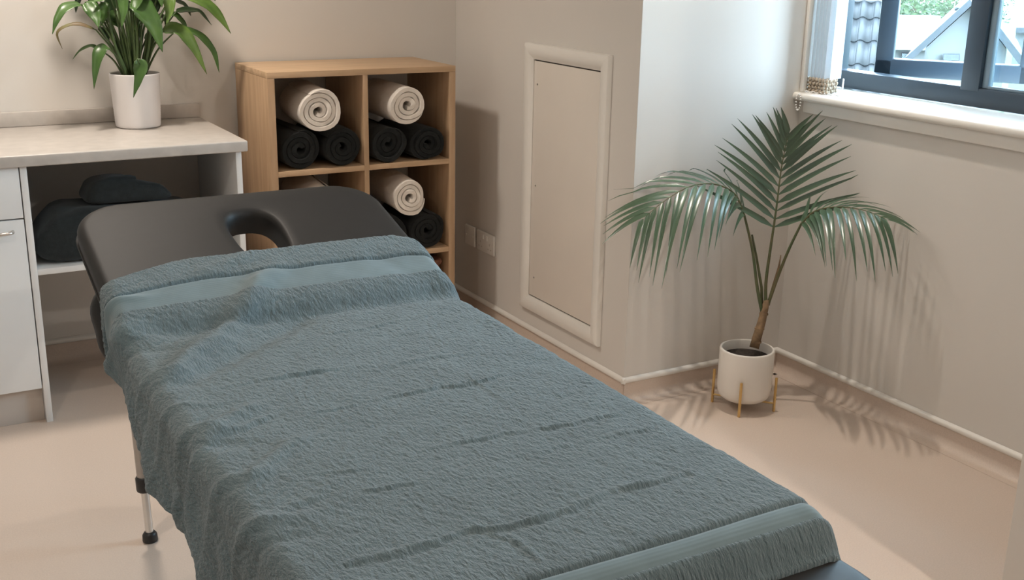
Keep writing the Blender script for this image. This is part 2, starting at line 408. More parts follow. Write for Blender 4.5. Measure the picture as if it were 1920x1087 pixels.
# ================================================================== CUBE SHELF
H = 1.088; SWD = .744; SD = .386; CELL = .335
xs0, xs1 = .027, .717; rows = [H-.022-CELL, H-.022-2*CELL-.02, H-.022-3*CELL-.04]
cs = thing('cube_shelf', (SWD/2, SD/2, 0), 'light oak cube shelf of six open cells standing in the corner', 'shelf')
bx('side_panel', (0, 0, 0), (xs0, SD, H-.022), 'oak', cs, .0015)
bx('side_panel', (xs1, 0, 0), (SWD, SD, H-.022), 'oak', cs, .0015)
bx('top_panel', (0, 0, H-.022), (SWD, SD, H), 'oak_flat', cs, .0015)
bx('bottom_panel', (xs0, 0, .0), (xs1, SD, rows[2]), 'oak_flat', cs, .001)
bx('upright_divider', (.362, .001, rows[2]), (.382, SD-.001, H-.022), 'oak', cs, .001)
for z in (rows[0], rows[1]):
    bx('shelf_board', (xs0, .0005, z-.02), (.362, SD-.002, z), 'oak_flat', cs, .001)
    bx('shelf_board', (.382, .0005, z-.02), (xs1, SD-.002, z), 'oak_flat', cs, .001)

# rolled towels
def roll(name, c, R, L, turns, seed, m, label, grp, sq=1.0, rot=0.0, yaw=0.0, th=None):
    rng = random.Random(seed); n = 26; N_ = int(turns*n); r0 = R*.05; pitch = (R-r0)/(turns+.93); th = pitch*.985
    ph = [rng.uniform(0, 6.28) for _ in range(6)]
    def P(k, off):
        a = k/n*2*PI; r = r0+pitch*(k/n)
        wob = 1+.022*math.sin(2*a+ph[0])+.016*math.sin(3*a+ph[1])+.010*math.sin(5.3*a+ph[2])
        r = (r+off)*wob
        if k > N_-n*.25: r -= 0
        return (r*math.cos(a+rot)*1.0, r*math.sin(a+rot)*sq)
    ys = [0, .004, .012, .5, 1-.012/L, 1]; V = []; F = []
    ysc = [0, .005/L, .016/L, .25, .5, .75, 1-.016/L, 1]; ins = [.0020, .0004, 0, 0, 0, 0, 0, .003]
    for k in range(N_+1):
        tap = 1.0 if k < N_-4 else (N_-k+1)/5
        for j, (yy, d) in enumerate(zip(ysc, ins)):
            sway = .004*math.sin(yy*4+ph[3])
            jit = (mnoise.noise(Vector((k*.22+seed, yy*3, 0)))*.004)
            front = -.013*mnoise.noise(Vector((k*.11+seed*3, 1.7, 0))) if j < 3 else 0
            i1 = P(k, 0+d); o1 = P(k, max(th*tap, .003)-d+jit*.5)
            V.append((i1[0]+sway, yy*L+front, i1[1])); V.append((o1[0]+sway, yy*L+front, o1[1]))
    J = len(ysc); st = 2*J
    for k in range(N_):
        a = k*st; b = a+st
        for j in range(J-1):
            F.append((a+2*j+1, b+2*j+1, b+2*j+3, a+2*j+3)); F.append((a+2*j, a+2*j+2, b+2*j+2, b+2*j))
        F.append((a, b, b+1, a+1)); F.append((a+2*J-2, a+2*J-1, b+2*J-1, b+2*J-2))
    for a in (0, N_*st):
        F.append([a+2*j for j in range(J)]+[a+2*j+1 for j in range(J-1, -1, -1)])
    zmin = min(v[2] for v in V)
    V = [(v[0], v[1], v[2]-zmin) for v in V]
    o = raw(name, V, F, m, None, 60)
    bmm = bmesh.new(); bmm.from_mesh(o.data); bmesh.ops.recalc_face_normals(bmm, faces=bmm.faces); bmm.to_mesh(o.data); bmm.free()
    for p in o.data.polygons: p.use_smooth = True
    o.data.set_sharp_from_angle(angle=math.radians(60))
    o.location = c; o.rotation_euler = (0, 0, yaw)
    return tag(o, label, 'towel', grp)
GD, GW = 'rolled dark towels in the cube shelf', 'rolled white towels in the cube shelf'
DL = .34
Rd = .0815
roll('rolled_towel', (xs0+.086, .012, rows[0]+.001), Rd, DL, 3.2, 1, 'towel_dark', 'black rolled towel in the top left cell, left of the two', GD, 1.0, .4)
roll('rolled_towel', (xs0+.250, .010, rows[0]+.001), Rd, DL, 3.1, 2, 'towel_dark', 'black rolled towel in the top left cell, right of the two', GD, .98, 2.0)
roll('rolled_towel', (.382+.085, .012, rows[0]+.001), Rd-.002, DL, 3.0, 3, 'towel_dark', 'black rolled towel in the top right cell, left of the two', GD, .97, 1.1)
roll('rolled_towel', (.382+.250, .012, rows[0]+.001), Rd-.001, DL, 3.3, 4, 'towel_dark', 'black rolled towel in the top right cell, right of the two', GD, .92, 3.0)
roll('rolled_towel', (xs0+.085, .03, rows[1]+.001), Rd, DL, 3.2, 5, 'towel_dark', 'black rolled towel at the left of the middle left cell, behind the headrest', GD, 1.0, .9)
roll('rolled_towel', (xs0+.250, .03, rows[1]+.001), Rd, DL, 3.1, 6, 'towel_dark', 'black rolled towel at the right of the middle left cell, behind the headrest', GD, .98, 2.4)
roll('rolled_towel', (.382+.083, .02, rows[1]+.001), Rd-.001, DL, 3.1, 7, 'towel_dark', 'black rolled towel in the middle right cell, left one half hidden by the couch', GD, .97, 1.6)
roll('rolled_towel', (.382+.250, .015, rows[1]+.001), Rd, DL, 3.2, 8, 'towel_dark', 'black rolled towel in the middle right cell, against the right side panel', GD, 1.0, .2)
Rw = .080
roll('rolled_towel', (xs0+.155, -.02, rows[0]+.140), .085, DL, 3.7, 11, 'towel_white', 'white rolled towel lying on two dark rolls in the top left cell', GW, 1.0, 4.0, -.10, th=.0185)
roll('rolled_towel', (.382+.150, -.02, rows[0]+.145), .081, DL, 3.2, 12, 'towel_white', 'white rolled towel with creased end in the top right cell', GW, .96, 4.6, -.05, th=.021)
roll('rolled_towel', (xs0+.160, .00, rows[1]+.147), .080, DL, 3.5, 13, 'towel_white', 'white rolled towel in the middle left cell, mostly behind the headrest', GW, 1.0, 4.2, -.08, th=.0195)
roll('rolled_towel', (.382+.165, -.01, rows[1]+.144), .077, DL, 3.3, 14, 'towel_white', 'white rolled towel in the middle right cell above a dark roll', GW, 1.0, 4.4, -.08, th=.021)

# basket in the lowest right cell
bc = Vector((.552, .17, rows[2]+.001))
bk = thing('wicker_basket', bc, 'reddish brown wicker basket in the lowest right cell of the shelf', 'basket')
def rrect(hx, hy, r, n=6):
    P = []
    for cx, cy, a0 in ((hx-r, hy-r, 0), (-hx+r, hy-r, PI/2), (-hx+r, -hy+r, PI), (hx-r, -hy+r, 1.5*PI)):
        for i in range(n+1): P.append((cx+r*math.cos(a0+i/n*PI/2), cy+r*math.sin(a0+i/n*PI/2)))
    return P
bm = bmesh.new()
for k in range(17):
    z = .010+k*.0165; g = .86+.10*k/16; ring = rrect(.145*g, .15*g, .03, 5); m_ = len(ring)
    pts = [Vector((x*(1+.012*(-1)**(i+k)), y*(1+.012*(-1)**(i+k)), z)) for i, (x, y) in enumerate(ring)]
    tube(bm, pts+[pts[0], pts[1]], .0085, 6, True)
build('woven_body', bm, 'wicker', bk, 180)
bm = bmesh.new(); ring = rrect(.144, .149, .03, 5); pts = [Vector((x, y, .288)) for x, y in ring]; tube(bm, pts+[pts[0], pts[1]], .012, 8); build('rim', bm, 'wicker', bk, 180)
bm = bmesh.new(); box(bm, (-.115, -.12, .002), (.115, .12, .010)); build('base', bm, 'wicker', bk, 30)

# ================================================================== WORKTOP, CABINET, OPEN SHELF
CXR, CYF, CZ = -.1426, -.2105, .889
wt = thing('worktop', (-1.0, .1, CZ-.037), 'pale stone effect worktop with a low upstand along the wall', 'worktop')
bx('slab', (-2.2, CYF, CZ-.037), (CXR, YB-.0005, CZ), 'worktop_stone', wt, .005, 3)
bx('upstand', (-2.2, YB-.0185, CZ+.0003), (CXR, YB-.0008, CZ+.052), 'worktop_stone', wt, .003)
cab = thing('base_cabinet', (-1.15, .1, 0), 'white base cabinet with a drawer above a door at the left edge', 'cabinet')
FY = CYF+.0205
PXR = -.8345
bx('side_panel', (PXR-.020, FY, 0), (PXR, YB-.06, CZ-.0375), 'laminate_white', cab, .001)
bx('carcass', (-1.45, FY+.022, .118), (PXR-.021, YB-.06, CZ-.038), 'laminate_inner', cab, .001)
bx('drawer_front', (-1.448, FY+.001, .690), (PXR-.0235, FY+.0205, .851), 'laminate_white', cab, .0015)
dr = bx('door', (-1.448, FY+.001, .121), (PXR-.0235, FY+.0205, .685), 'laminate_white', cab, .0015)
bx('plinth', (-1.45, FY+.03, 0), (PXR-.021, FY+.048, .118), 'plinth', cab, .001)
def bow_handle(x0, x1, z, parent):
    bm = bmesh.new(); y = FY+.001
    pts = catmull([(x0, y+.001, z), (x0+.004, y-.018, z), (x0+.02, y-.026, z), ((x0+x1)/2, y-.028, z), (x1-.02, y-.026, z), (x1-.004, y-.018, z), (x1, y+.001, z)], 26)
    tube(bm, pts, .0052, 8); bmesh.ops.translate(bm, verts=bm.verts, vec=-cab.location); return build('handle', bm, 'steel', parent, 180)
bow_handle(-1.025, -.893, .650, dr)
osu = thing('open_shelf_unit', (-.5, .1, 0), 'open white shelf unit under the worktop with one low shelf', 'shelf unit')
bx('end_panel', (-.180, FY, 0), (-.1605, YB-.06, CZ-.0375), 'laminate_white', osu, .001)
bx('low_shelf', (PXR+.0003, FY+.003, .500), (-.1803, YB-.085, .519), 'laminate_white', osu, .001)
bx('back_panel', (PXR+.0003, YB-.082, .48), (-.1803, YB-.066, CZ-.038), 'laminate_inner', osu)

# dark towels on the low shelf
def soft_slab(name, lo, hi, m, seed, rough=.012, fold=None):
    lo = Vector(lo); hi = Vector(hi); s = hi-lo; c = (hi+lo)/2; nu, nv = 96, 40; bm = bmesh.new(); rings = []
    sg = lambda v, e: math.copysign(abs(v)**e, v)
    for j in range(1, nv):
        ph = -PI/2+PI*j/nv; ring = []
        for i in range(nu):
            a = 2*PI*i/nu; q = Vector((.5*sg(math.cos(ph), .35)*sg(math.cos(a), .35), .5*sg(math.cos(ph), .35)*sg(math.sin(a), .35), .5*sg(math.sin(ph), .55)))
            p = Vector((q.x*s.x, q.y*s.y, q.z*s.z)); up = q.z+.5
            nz = mnoise.noise(Vector((p.x*6+seed, p.y*6, p.z*7)))*rough+mnoise.noise(Vector((p.x*17+seed, p.y*17, p.z*25)))*rough*.3
            p.z += nz*up; p.x += nz*.5; p.y += nz*.5*up
            if fold: p += fold(q)
            ring.append(bm.verts.new(c+p))
        rings.append(ring)
    for a, b in zip(rings, rings[1:]):
        for i in range(nu): bm.faces.new((a[i], a[(i+1) % nu], b[(i+1) % nu], b[i]))
    bm.faces.new(rings[0][::-1]); bm.faces.new(rings[-1])
    return build(name, bm, m, None, 70, origin=(c.x, c.y, lo.z))
f1 = soft_slab('folded_towel', (PXR+.012, FY+.010, .5205), (-.30, FY+.235, .690), 'towel_teal_dark', 3, .020, fold=lambda q: Vector((0, 0, .006*(q.z+.5)*math.sin(q.x*9+2.6)-.03*(q.z+.5)*max(0, -q.x-.38)/.12)))
tag(f1, 'dark teal folded blanket filling the low shelf under the worktop', 'blanket')
f2 = soft_slab('crumpled_towel', (-.655, FY+.04, .697), (-.40, FY+.20, .780), 'towel_teal_dark', 9, .022, fold=lambda q: Vector((.05*q.z*(1 if q.x < 0 else -1), 0, -.045*(q.x+.3)*(q.z+.5))))
tag(f2, 'dark crumpled towel on top of the folded blanket', 'towel')

# ================================================================== PEACE LILY
lp = Vector((-.402, .240, CZ+.0005))
lily = thing('potted_peace_lily', lp, 'leafy peace lily in a white ribbed pot on the worktop', 'plant')
prof = [(0, .001), (.073, .001), (.0765, .004)]
for i in range(41):
    z = .008+.176*i/40; prof.append((.0772+.0083*(i/40)+(.0007 if i % 2 else 0), z))
prof += [(.0858, .187), (.0845, .1885), (.082, .187), (.0805, .168), (0, .167)]
bm = bmesh.new(); lathe(bm, prof, n=64); build('pot', bm, 'pot_enamel', lily, 50)
bm = bmesh.new(); lathe(bm, [(0, .178), (.03, .179), (.06, .177), (.080, .176), (.080, .1685), (0, .1685)], n=32)
for v in bm.verts:
    if v.co.z > .172: v.co.z += .004*mnoise.noise(v.co*60)
build('soil', bm, 'soil', lily, 60)
LD = depth_of(lp)
def LP(u, v, d=0.0): return on('y', lp.y+d*.9, u, v)
def leaf_mesh(center, width, nrm, nseg=18, cup=.30, wav=.10, seed=0, shape='lily', cross=5):
    C = catmull(center, nseg); V = []; F = []; nrm = Vector(nrm).normalized()
    for i, p in enumerate(C):
        s = i/(nseg-1); t = (C[min(i+1, nseg-1)]-C[max(i-1, 0)]).normalized()
        side = t.cross(nrm); side = side.normalized() if side.length > 1e-4 else Vector((1, 0, 0)); up = side.cross(t).normalized()
        if shape == 'lily': w = width*.5*(math.sin(PI*min(1, s**.62))**.85)*(1-.25*s) if 0 < s < 1 else .0004
        else: w = width*.5*min(1, (.15+s*6))*(1-s**2.2) if s < 1 else .0003
        w = max(w, .0004)
        for j in range(cross):
            a = (j/(cross-1))*2-1
            wv = wav*w*math.sin(s*17+seed+a*1.2)*abs(a)
            V.append(p+side*(a*w)+up*(cup*w*abs(a)**1.3+wv-.0)); 
    for i in range(nseg-1):
        for j in range(cross-1):
            b = i*cross+j; F.append((b, b+1, b+cross+1, b+cross))
    return V, F
def thicken(V, F, th, nv):
    return V, F
def lily_leaf(pts, w, m='lily_leaf', d=0.0, dt=0.0, stem=None, seed=0, nrm=None):
    """pts pixels from leaf base to tip, d depth at base, dt extra depth at tip"""
    k = len(pts); P = [LP(u, v, d+dt*i/(k-1)) for i, (u, v) in enumerate(pts)]
    n = nrm or (-.25, -.55, .8)
    V, F = leaf_mesh(P, w*LD/FPX, n, seed=seed)
    V = [v-lily.location for v in V]
    o = raw('leaf', V, F, m, lily, 180)
    sm = o.modifiers.new('thickness', 'SOLIDIFY'); sm.thickness = .0008
    if stem is not None:
        x0, y0 = stem; a = Vector((x0, y0, .172)); b = P[0]-lily.location
        mid = a.lerp(b, .5)+Vector((0, 0, .012)); mid.x = a.x+(b.x-a.x)*.42; mid.y = a.y+(b.y-a.y)*.42
        bm = bmesh.new(); cc = catmull([a, mid, b], 10); tube(bm, cc+[P[0].lerp(P[1], .25)-lily.location], [.0042-.0002*i for i in range(10)]+[.0012], 7)
        build('leaf_stem', bm, 'lily_stem', o, 180)
    return o
lime = 'lily_leaf_lime'; dk = 'lily_leaf_dark'
SPEC = [
 ([(152, 8), (126, 14), (109, 34), (98, 64)], 24, 'lily_leaf', -.02, -.05, (-.03, .0)),
 ([(180, 56), (150, 46), (122, 50), (107, 64), (117, 92)], 10, 'lily_leaf_dry', .02, .02, (-.03, .01)),
 ([(186, 92), (170, 86), (150, 95), (136, 111)], 9, 'lily_leaf', .03, .03, (-.035, .0)),
 ([(204, 90), (190, 94), (181, 122), (176, 167)], 27, 'lily_leaf', -.05, -.04, (-.03, -.01)),
 ([(160, 4), (172, 18), (180, 34), (185, 52)], 30, 'lily_leaf', -.02, -.06, (-.02, -.01)),
 ([(222, -26), (230, -2), (232, 24), (228, 52)], 22, 'lily_leaf', -.05, -.04, (-.01, -.02)),
 ([(243, 6), (268, 20), (290, 52), (305, 98)], 46, 'lily_leaf', -.05, -.06, (.0, -.02)),
 ([(258, 110), (264, 128), (260, 150), (250, 183)], 28, 'lily_leaf', -.118, -.012, None),
 ([(300, -24), (316, -2), (318, 22), (312, 46)], 26, lime, -.04, -.04, (.02, -.01)),
 ([(330, 22), (350, 20), (374, 22), (397, 47)], 20, dk, .03, .04, (.03, .01)),
 ([(330, -8), (375, 2), (408, 28), (433, 63)], 32, lime, .0, -.03, (.03, .0)),
 ([(305, 60), (332, 56), (360, 84), (388, 139)], 34, lime, -.03, -.04, (.035, .0)),
 ([(336, 52), (372, 66), (400, 96), (411, 136)], 20, 'lily_leaf', .01, .0, (.035, .01)),
 ([(312, 26), (330, 30), (344, 44), (351, 60)], 18, 'lily_leaf', .02, .02, (.03, .0)),
 ([(252, 44), (256, 58), (254, 74), (247, 92)], 24, dk, .04, .02, (.005, .02)),
 ([(280, 60), (280, 74), (276, 84), (270, 94)], 20, dk, .05, .02, (.01, .02)),
 ([(184, 54), (194, 58), (200, 68), (204, 80)], 18, dk, .03, .02, (-.02, .02)),
 ([(206, -10), (208, 12), (206, 34), (196, 46)], 24, dk, .04, .02, (-.015, .02)),
 ([(220, 20), (212, 30), (214, 42), (226, 54)], 22, 'lily_leaf', .03, .02, (-.01, .02)),
 ([(246, 30), (254, 40), (252, 52), (246, 62)], 26, 'lily_leaf', .01, .0, (.0, .0)),
 ([(286, -10), (292, 6), (290, 22), (284, 34)], 26, dk, .05, .03, (.015, .02)),
 ([(176, -24), (160, -20), (148, -6), (140, 12)], 24, dk, .04, .03, (-.02, .02)),
 ([(262, -40), (262, -18), (256, 6), (248, 26)], 34, 'lily_leaf', -.03, -.05, (.0, -.015)),
 ([(196, -40), (182, -30), (172, -8), (170, 14)], 28, dk, .0, -.02, (-.015, .0)),
 ([(340, -40), (366, -36), (390, -20), (404, 2)], 28, 'lily_leaf', .03, .03, (.025, .02)),
 ([(150, -50), (124, -52), (100, -38), (86, -10)], 26, 'lily_leaf', .03, .04, (-.02, .02)),
 ([(232, 2), (240, 14), (244, 30), (240, 48)], 22, dk, .05, .02, (.0, .02)),
 ([(268, 0), (276, 10), (282, 24), (280, 42)], 24, 'lily_leaf', .02, .0, (.01, .01)),
 ([(190, 4), (196, 16), (196, 32), (188, 50)], 22, 'lily_leaf', .0, -.02, (-.015, .01)),
 ([(296, 30), (306, 34), (314, 46), (316, 62)], 18, dk, .05, .02, (.02, .02)),
 ([(214, -20), (204, -8), (188, 0), (170, 4)], 22, 'lily_leaf', -.03, -.03, (-.01, -.01)),
 ([(276, -30), (290, -22), (300, -6), (304, 14)], 26, 'lily_leaf', -.06, -.03, (.01, -.02)),
 ([(160, -14), (150, -2), (144, 10), (142, 24)], 16, dk, .06, .02, (-.02, .02)),
 ([(318, -4), (336, 4), (350, 14), (358, 30)], 18, dk, .06, .03, (.02, .02)),
 ([(230, -60), (222, -90), (206, -112), (186, -120)], 34, 'lily_leaf', .0, -.05, (.0, .0)),
 ([(268, -60), (284, -92), (306, -112), (332, -112)], 34, 'lily_leaf', .0, -.04, (.0, .0)),
 ([(250, -70), (250, -104), (244, -132), (230, -150)], 32, lime, .04, .05, (.0, .01)),
 ([(296, -50), (322, -74), (352, -78), (378, -60)], 30, 'lily_leaf', .04, .06, (.01, .01)),
 ([(200, -58), (174, -80), (146, -82), (120, -62)], 30, 'lily_leaf', .04, .05, (-.01, .01)),
]
for i, (pts, w, m, d, dt, stem) in enumerate(SPEC):
    lf = lily_leaf(pts, w, m, d, dt, stem, seed=i*1.7)
    if stem is None: FRONT_LEAF = lf
# the leaf over the pot hangs from a stem that leans to the front
bm = bmesh.new(); b = LP(258, 110, -.118)-lily.location; tube(bm, catmull([Vector((.01, -.03, .172)), Vector((.008, -.07, .222)), b, LP(262, 120, -.119)-lily.location], 10), .0028, 7); build('leaf_stem', bm, 'lily_stem', FRONT_LEAF, 180)
# thick sheath bases
for k in range(9):
    a = k*.7; bm = bmesh.new(); x, y = .034*math.cos(a)*((k % 3)/2), .03*math.sin(a)
    tube(bm, catmull([(x, y, .178), (x*1.3, y*1.2, .215), (x*1.9+.004*math.sin(k), y*1.5, .30), (x*2.4, y*1.9, .40)], 8), [.0075, .007, .0062, .0055, .005, .0045, .004, .0035], 8)
    build('sheath', bm, 'lily_stem', lily, 180)

# ================================================================== PALM AND STAND
pc_ = Vector((1.296, -1.140, 0))
stand = thing('plant_stand', pc_, 'thin brass plant stand holding the white palm pot', 'plant stand')
LEGZ = .125; feet = []
for k, (dx, dy) in enumerate(((-.068, .082), (-.075, -.068), (.068, -.084), (.074, .070))):
    bm = bmesh.new(); f = 1.06
    box(bm, (dx-.0038, dy-.0038, 0), (dx+.0038, dy+.0038, LEGZ), .001, 1); build('leg', bm, 'brass', stand, 30)
    feet.append((dx, dy))
for a, b in ((0, 2), (1, 3)):
    bm = bmesh.new(); tube(bm, [Vector((*feet[a], .030)), Vector((*feet[b], .030))], .0035, 8); build('cross_bar', bm, 'brass', stand, 60)
PZ = .0345
palm = thing('potted_palm', pc_+Vector((0, 0, PZ)), 'young palm with arching fronds in a white pot in the window alcove', 'plant')
WLIM = lambda v: Vector((min(v.x, XR-.012) if v.y < YC-.01 or v.x > XW+.2 else v.x, min(v.y, YC-.012) if v.x > XW-.02 else v.y, v.z))
R_ = .0935; PH = .185
prof = [(0, .0), (.055, 0), (.072, .003), (.084, .012), (.0905, .026), (R_, .048), (R_, PH-.006), (R_-.0015, PH-.0012), (R_-.004, PH), (R_-.0075, PH-.0012), (R_-.009, PH-.006), (R_-.009, PH-.045), (0, PH-.046)]
bm = bmesh.new(); lathe(bm, prof, n=64); build('pot', bm, 'ceramic', palm, 50)
bm = bmesh.new(); n = 40
lathe(bm, [(0, PH-.032), (.02, PH-.030), (.04, PH-.034), (.06, PH-.031), (.0842, PH-.034), (.0842, PH-.0452), (0, PH-.0452)], n=n)
for v in bm.verts:
    if v.co.z > PH-.036 and v.co.xy.length < .083: v.co.z += .008*mnoise.noise(v.co*38)
build('soil', bm, 'soil', palm, 60)
PD = depth_of(pc_+Vector((0, 0, .2)))
def PP(u, v, d=0.0): return deep(u, v, PD+d)
pl_ = palm.location
# trunk
bm = bmesh.new(); tube(bm, [p-pl_ for p in (PP(1414, 652, 0), PP(1420, 630, 0), PP(1428, 604, 0), PP(1434, 578, 0), PP(1438, 562, 0))], [.017, .016, .0145, .013, .010], 12); tr = build('trunk', bm, 'palm_trunk', palm, 180)
bm = bmesh.new()
for (u, v, r) in ((1418, 640, .0185), (1424, 615, .0175), (1432, 588, .016)):
    c = PP(u, v, 0)-pl_; tube(bm, [c+Vector((0, 0, -.003)), c+Vector((.0, 0, .002))], [r, r*.95], 12)
build('trunk_ring', bm, 'palm_trunk', tr, 60)
def leaflet(base, dirn, length, width, droop, nrm, parent, seed):
    d = Vector(dirn).normalized(); C = []
    for i in range(7):
        s = i/6; C.append(base+d*(length*s)+Vector((0, 0, -1))*(droop*length*s*s))
    V, F = leaf_mesh(C, width, nrm, nseg=8, cup=.35, wav=0, seed=seed, shape='blade', cross=3)
    return raw('leaflet', [WLIM(v)-pl_ for v in V], F, 'palm_leaf', parent, 180)
def frond(stem_pts, rach_pts, n, lmax, nrm, ang0=62, ang1=22, droop=.25, seed=0, lprof=None, wid=.0165, sidescale=(1, 1), lift=0.0, sdroop=(0, 0)):
    rng = random.Random(seed)
    S = [PP(*p) for p in stem_pts]; Rk = [PP(*p) for p in rach_pts]
    full = catmull(S, 14); RC = catmull(Rk, 40)
    pts = [p-pl_ for p in full]+[p-pl_ for p in RC[2::2]]
    rr = [.0062-.0022*i/13 for i in range(14)]+[.0038-.0028*i/18 for i in range(len(RC[2::2]))]
    bm = bmesh.new(); tube(bm, pts, rr, 8); fr = build('frond', bm, 'palm_stem', palm, 180)
    nrm = Vector(nrm).normalized()
    for i in range(n):
        s = .02+.98*i/(n-1); x = s*(len(RC)-1); k = min(int(x), len(RC)-2); p = RC[k].lerp(RC[k+1], x-k)
        t = (RC[min(k+2, len(RC)-1)]-RC[max(k-1, 0)]).normalized()
        side = t.cross(nrm).normalized(); up = side.cross(t).normalized()
        a = math.radians(ang0+(ang1-ang0)*s)
        prof_ = lprof(s) if lprof else (math.sin(PI*(.18+.70*s))**.8)
        for j, sg in enumerate((-1, 1)):
            if i == n-1 and sg == 1: continue
            l = lmax*prof_*sidescale[j]*rng.uniform(.93, 1.05)
            aa = a+rng.uniform(-.06, .06)
            d = t*math.cos(aa)+side*sg*math.sin(aa)+up*(lift+rng.uniform(-.05, .05))
            dr_ = (droop+sdroop[j])*rng.uniform(.8, 1.25)
            leaflet(p, d, l, wid*rng.uniform(.85, 1.1), dr_, up+Vector((0, 0, .2)), fr, i)
    return fr
vf = Vector(CF)
# left frond: arches left and towards the viewer
frond([(1430, 590, 0), (1420, 540, -.01), (1411, 470, -.02), (1396, 405, -.04)], [(1396, 405, -.04), (1378, 364, -.07), (1340, 345, -.12), (1292, 350, -.17), (1244, 378, -.21), (1206, 410, -.24)],
      16, .27, (.15, -.35, .9), 60, 25, .30, 1, sidescale=(.95, 1.0), sdroop=(.35, .0), wid=.020)
# upright frond fanned against the corner
frond([(1436, 575, 0), (1436, 530, -.01), (1444, 470, -.03), (1450, 430, -.05)], [(1450, 430, -.05), (1457, 380, -.06), (1463, 330, -.07), (1470, 288, -.09), (1478, 252, -.11)],
      14, .37, (-.45, -.80, .35), 62, 24, .10, 2, lprof=lambda s: (.86+.14*math.sin(PI*s))*(1-.66*s**1.3), sidescale=(.95, 1.0), wid=.020)
# right frond: arches right and towards the viewer
frond([(1440, 570, 0), (1456, 525, -.02), (1478, 470, -.06), (1502, 420, -.10)], [(1502, 420, -.10), (1528, 396, -.14), (1570, 388, -.20), (1620, 394, -.27), (1664, 412, -.33)],
      14, .235, (-.1, -.35, .9), 64, 26, .32, 3, sidescale=(.85, 1.0), sdroop=(.0, .38), wid=.019)
# second leaf stalk and a spent stub rising beside the left stem
bm = bmesh.new(); tube(bm, [PP(*p)-pl_ for p in ((1428, 590, .01), (1428, 540, .01), (1418, 480, .0), (1410, 440, -.02))], [.006, .005, .0042, .0036], 8); build('leaf_stalk', bm, 'palm_stem', palm, 180)
bm = bmesh.new(); tube(bm, [PP(*p)-pl_ for p in ((1440, 572, .01), (1452, 530, .01), (1461, 498, .01), (1464, 478, .01))], [.006, .005, .0035, .0015], 8); build('leaf_stub', bm, 'palm_trunk', palm, 180)

# ================================================================== MASSAGE COUCH
TX0, TX1 = -.835, -.035; HY, HZ = -1.635, .690; MS = .29; AI = math.atan(MS)
couch = thing('massage_couch', (-.435, -1.95, 0), 'black padded massage couch with a face hole in its raised head section', 'massage couch')
cl = couch.location
TH = .068
def outline(x0, x1, v0, v1, r0, r1, n=10):
    """rounded rectangle in (x,v), counter-clockwise from lower left; r0 radius at v0 end, r1 at v1 end"""
    P = []
    for cx, cv, r, a0 in ((x1-r1, v1-r1, r1, 0), (x0+r1, v1-r1, r1, PI/2), (x0+r0, v0+r0, r0, PI), (x1-r0, v0+r0, r0, 1.5*PI)):
        for i in range(n+1): P.append((cx+r*math.cos(a0+i/n*PI/2), cv+r*math.sin(a0+i/n*PI/2)))
    return P
def resample(P, N_):
    Q = P+[P[0]]; L_ = [0]
    for a, b in zip(Q, Q[1:]): L_.append(L_[-1]+math.hypot(b[0]-a[0], b[1]-a[1]))
    out = []
    for i in range(N_):
        t = L_[-1]*i/N_; k = max(j for j in range(len(L_)) if L_[j] <= t+1e-9); k = min(k, len(Q)-2)
        f = (t-L_[k])/max(1e-9, L_[k+1]-L_[k]); out.append((Q[k][0]+(Q[k+1][0]-Q[k][0])*f, Q[k][1]+(Q[k+1][1]-Q[k][1])*f))
    return out
def inset_pts(P, d):
    n = len(P); out = []
    for i in range(n):
        ax, ay = P[i-2]; bx_, by_ = P[(i+2) % n]; tx, ty = bx_-ax, by_-ay; l = math.hypot(tx, ty) or 1
        out.append((P[i][0]-ty/l*d, P[i][1]+tx/l*d))
    return out
def cushion(name, P, th, r, place, hole=None, m='vinyl_black', N_=128):
    P = resample(P, N_); bm = bmesh.new(); rings = []
    prof = [(r*(1-math.sin(t)), -r*(1-math.cos(t))) for t in [PI/2*i/6 for i in range(7)]]   # from top edge inset to side
    prof = [(r*(1-math.sin(t)), -r*(1-math.cos(t))) for t in [PI/2*i/6 for i in range(0, 7)]]
    seq = [(r*2.2, .0015)]+prof+[(0, -th+r*.6), (r*.5, -th)]
    for d, z in seq: rings.append([bm.verts.new(place(x, v, z)) for x, v in inset_pts(P, d)])
    for a, b in zip(rings, rings[1:]):
        for j in range(N_): bm.faces.new((a[j], a[(j+1) % N_], b[(j+1) % N_], b[j]))
    if hole is None:
        bm.faces.new(rings[0]); bm.faces.new(rings[-1][::-1])
    else:
        cx, cv = hole['c']; outer0 = inset_pts(P, r*2.2); inner = []
        angs = [math.atan2(y-cv, x-cx) for x, y in P]
        HP = [(cx+hole['f'](a)[0], cv+hole['f'](a)[1]) for a in angs]
        rh = .018; hr = []
        hseq = [(-.045, .001), (-rh, -.0005), (-rh*.55, -.003), (-rh*.2, -.009), (0, -.02), (.003, -.045), (.0, -th)]
        for d, z in hseq:
            hr.append([bm.verts.new(place(cx+(x-cx)*(1-d/.09), cv+(y-cv)*(1-d/.11), z)) for x, y in HP])
        # bridge outer top ring to hole ring, with two loops in between
        mids = [rings[0]]
        for f in (.33, .66):
            mids.append([bm.verts.new(rings[0][j].co.lerp(hr[0][j].co, f)) for j in range(N_)])
        mids += hr+[]
        for a, b in zip(mids, mids[1:]):
            for j in range(N_): bm.faces.new((a[(j+1) % N_], a[j], b[j], b[(j+1) % N_]))
        for j in range(N_): bm.faces.new((rings[-1][j], rings[-1][(j+1) % N_], hr[-1][(j+1) % N_], hr[-1][j]))
    bmesh.ops.translate(bm, verts=bm.verts, vec=-cl)
    return build(name, bm, m, couch, 75)
def head_place(x, v, z): return Vector((x, HY+v*math.cos(AI)-z*math.sin(AI), HZ+v*math.sin(AI)+z*math.cos(AI)))
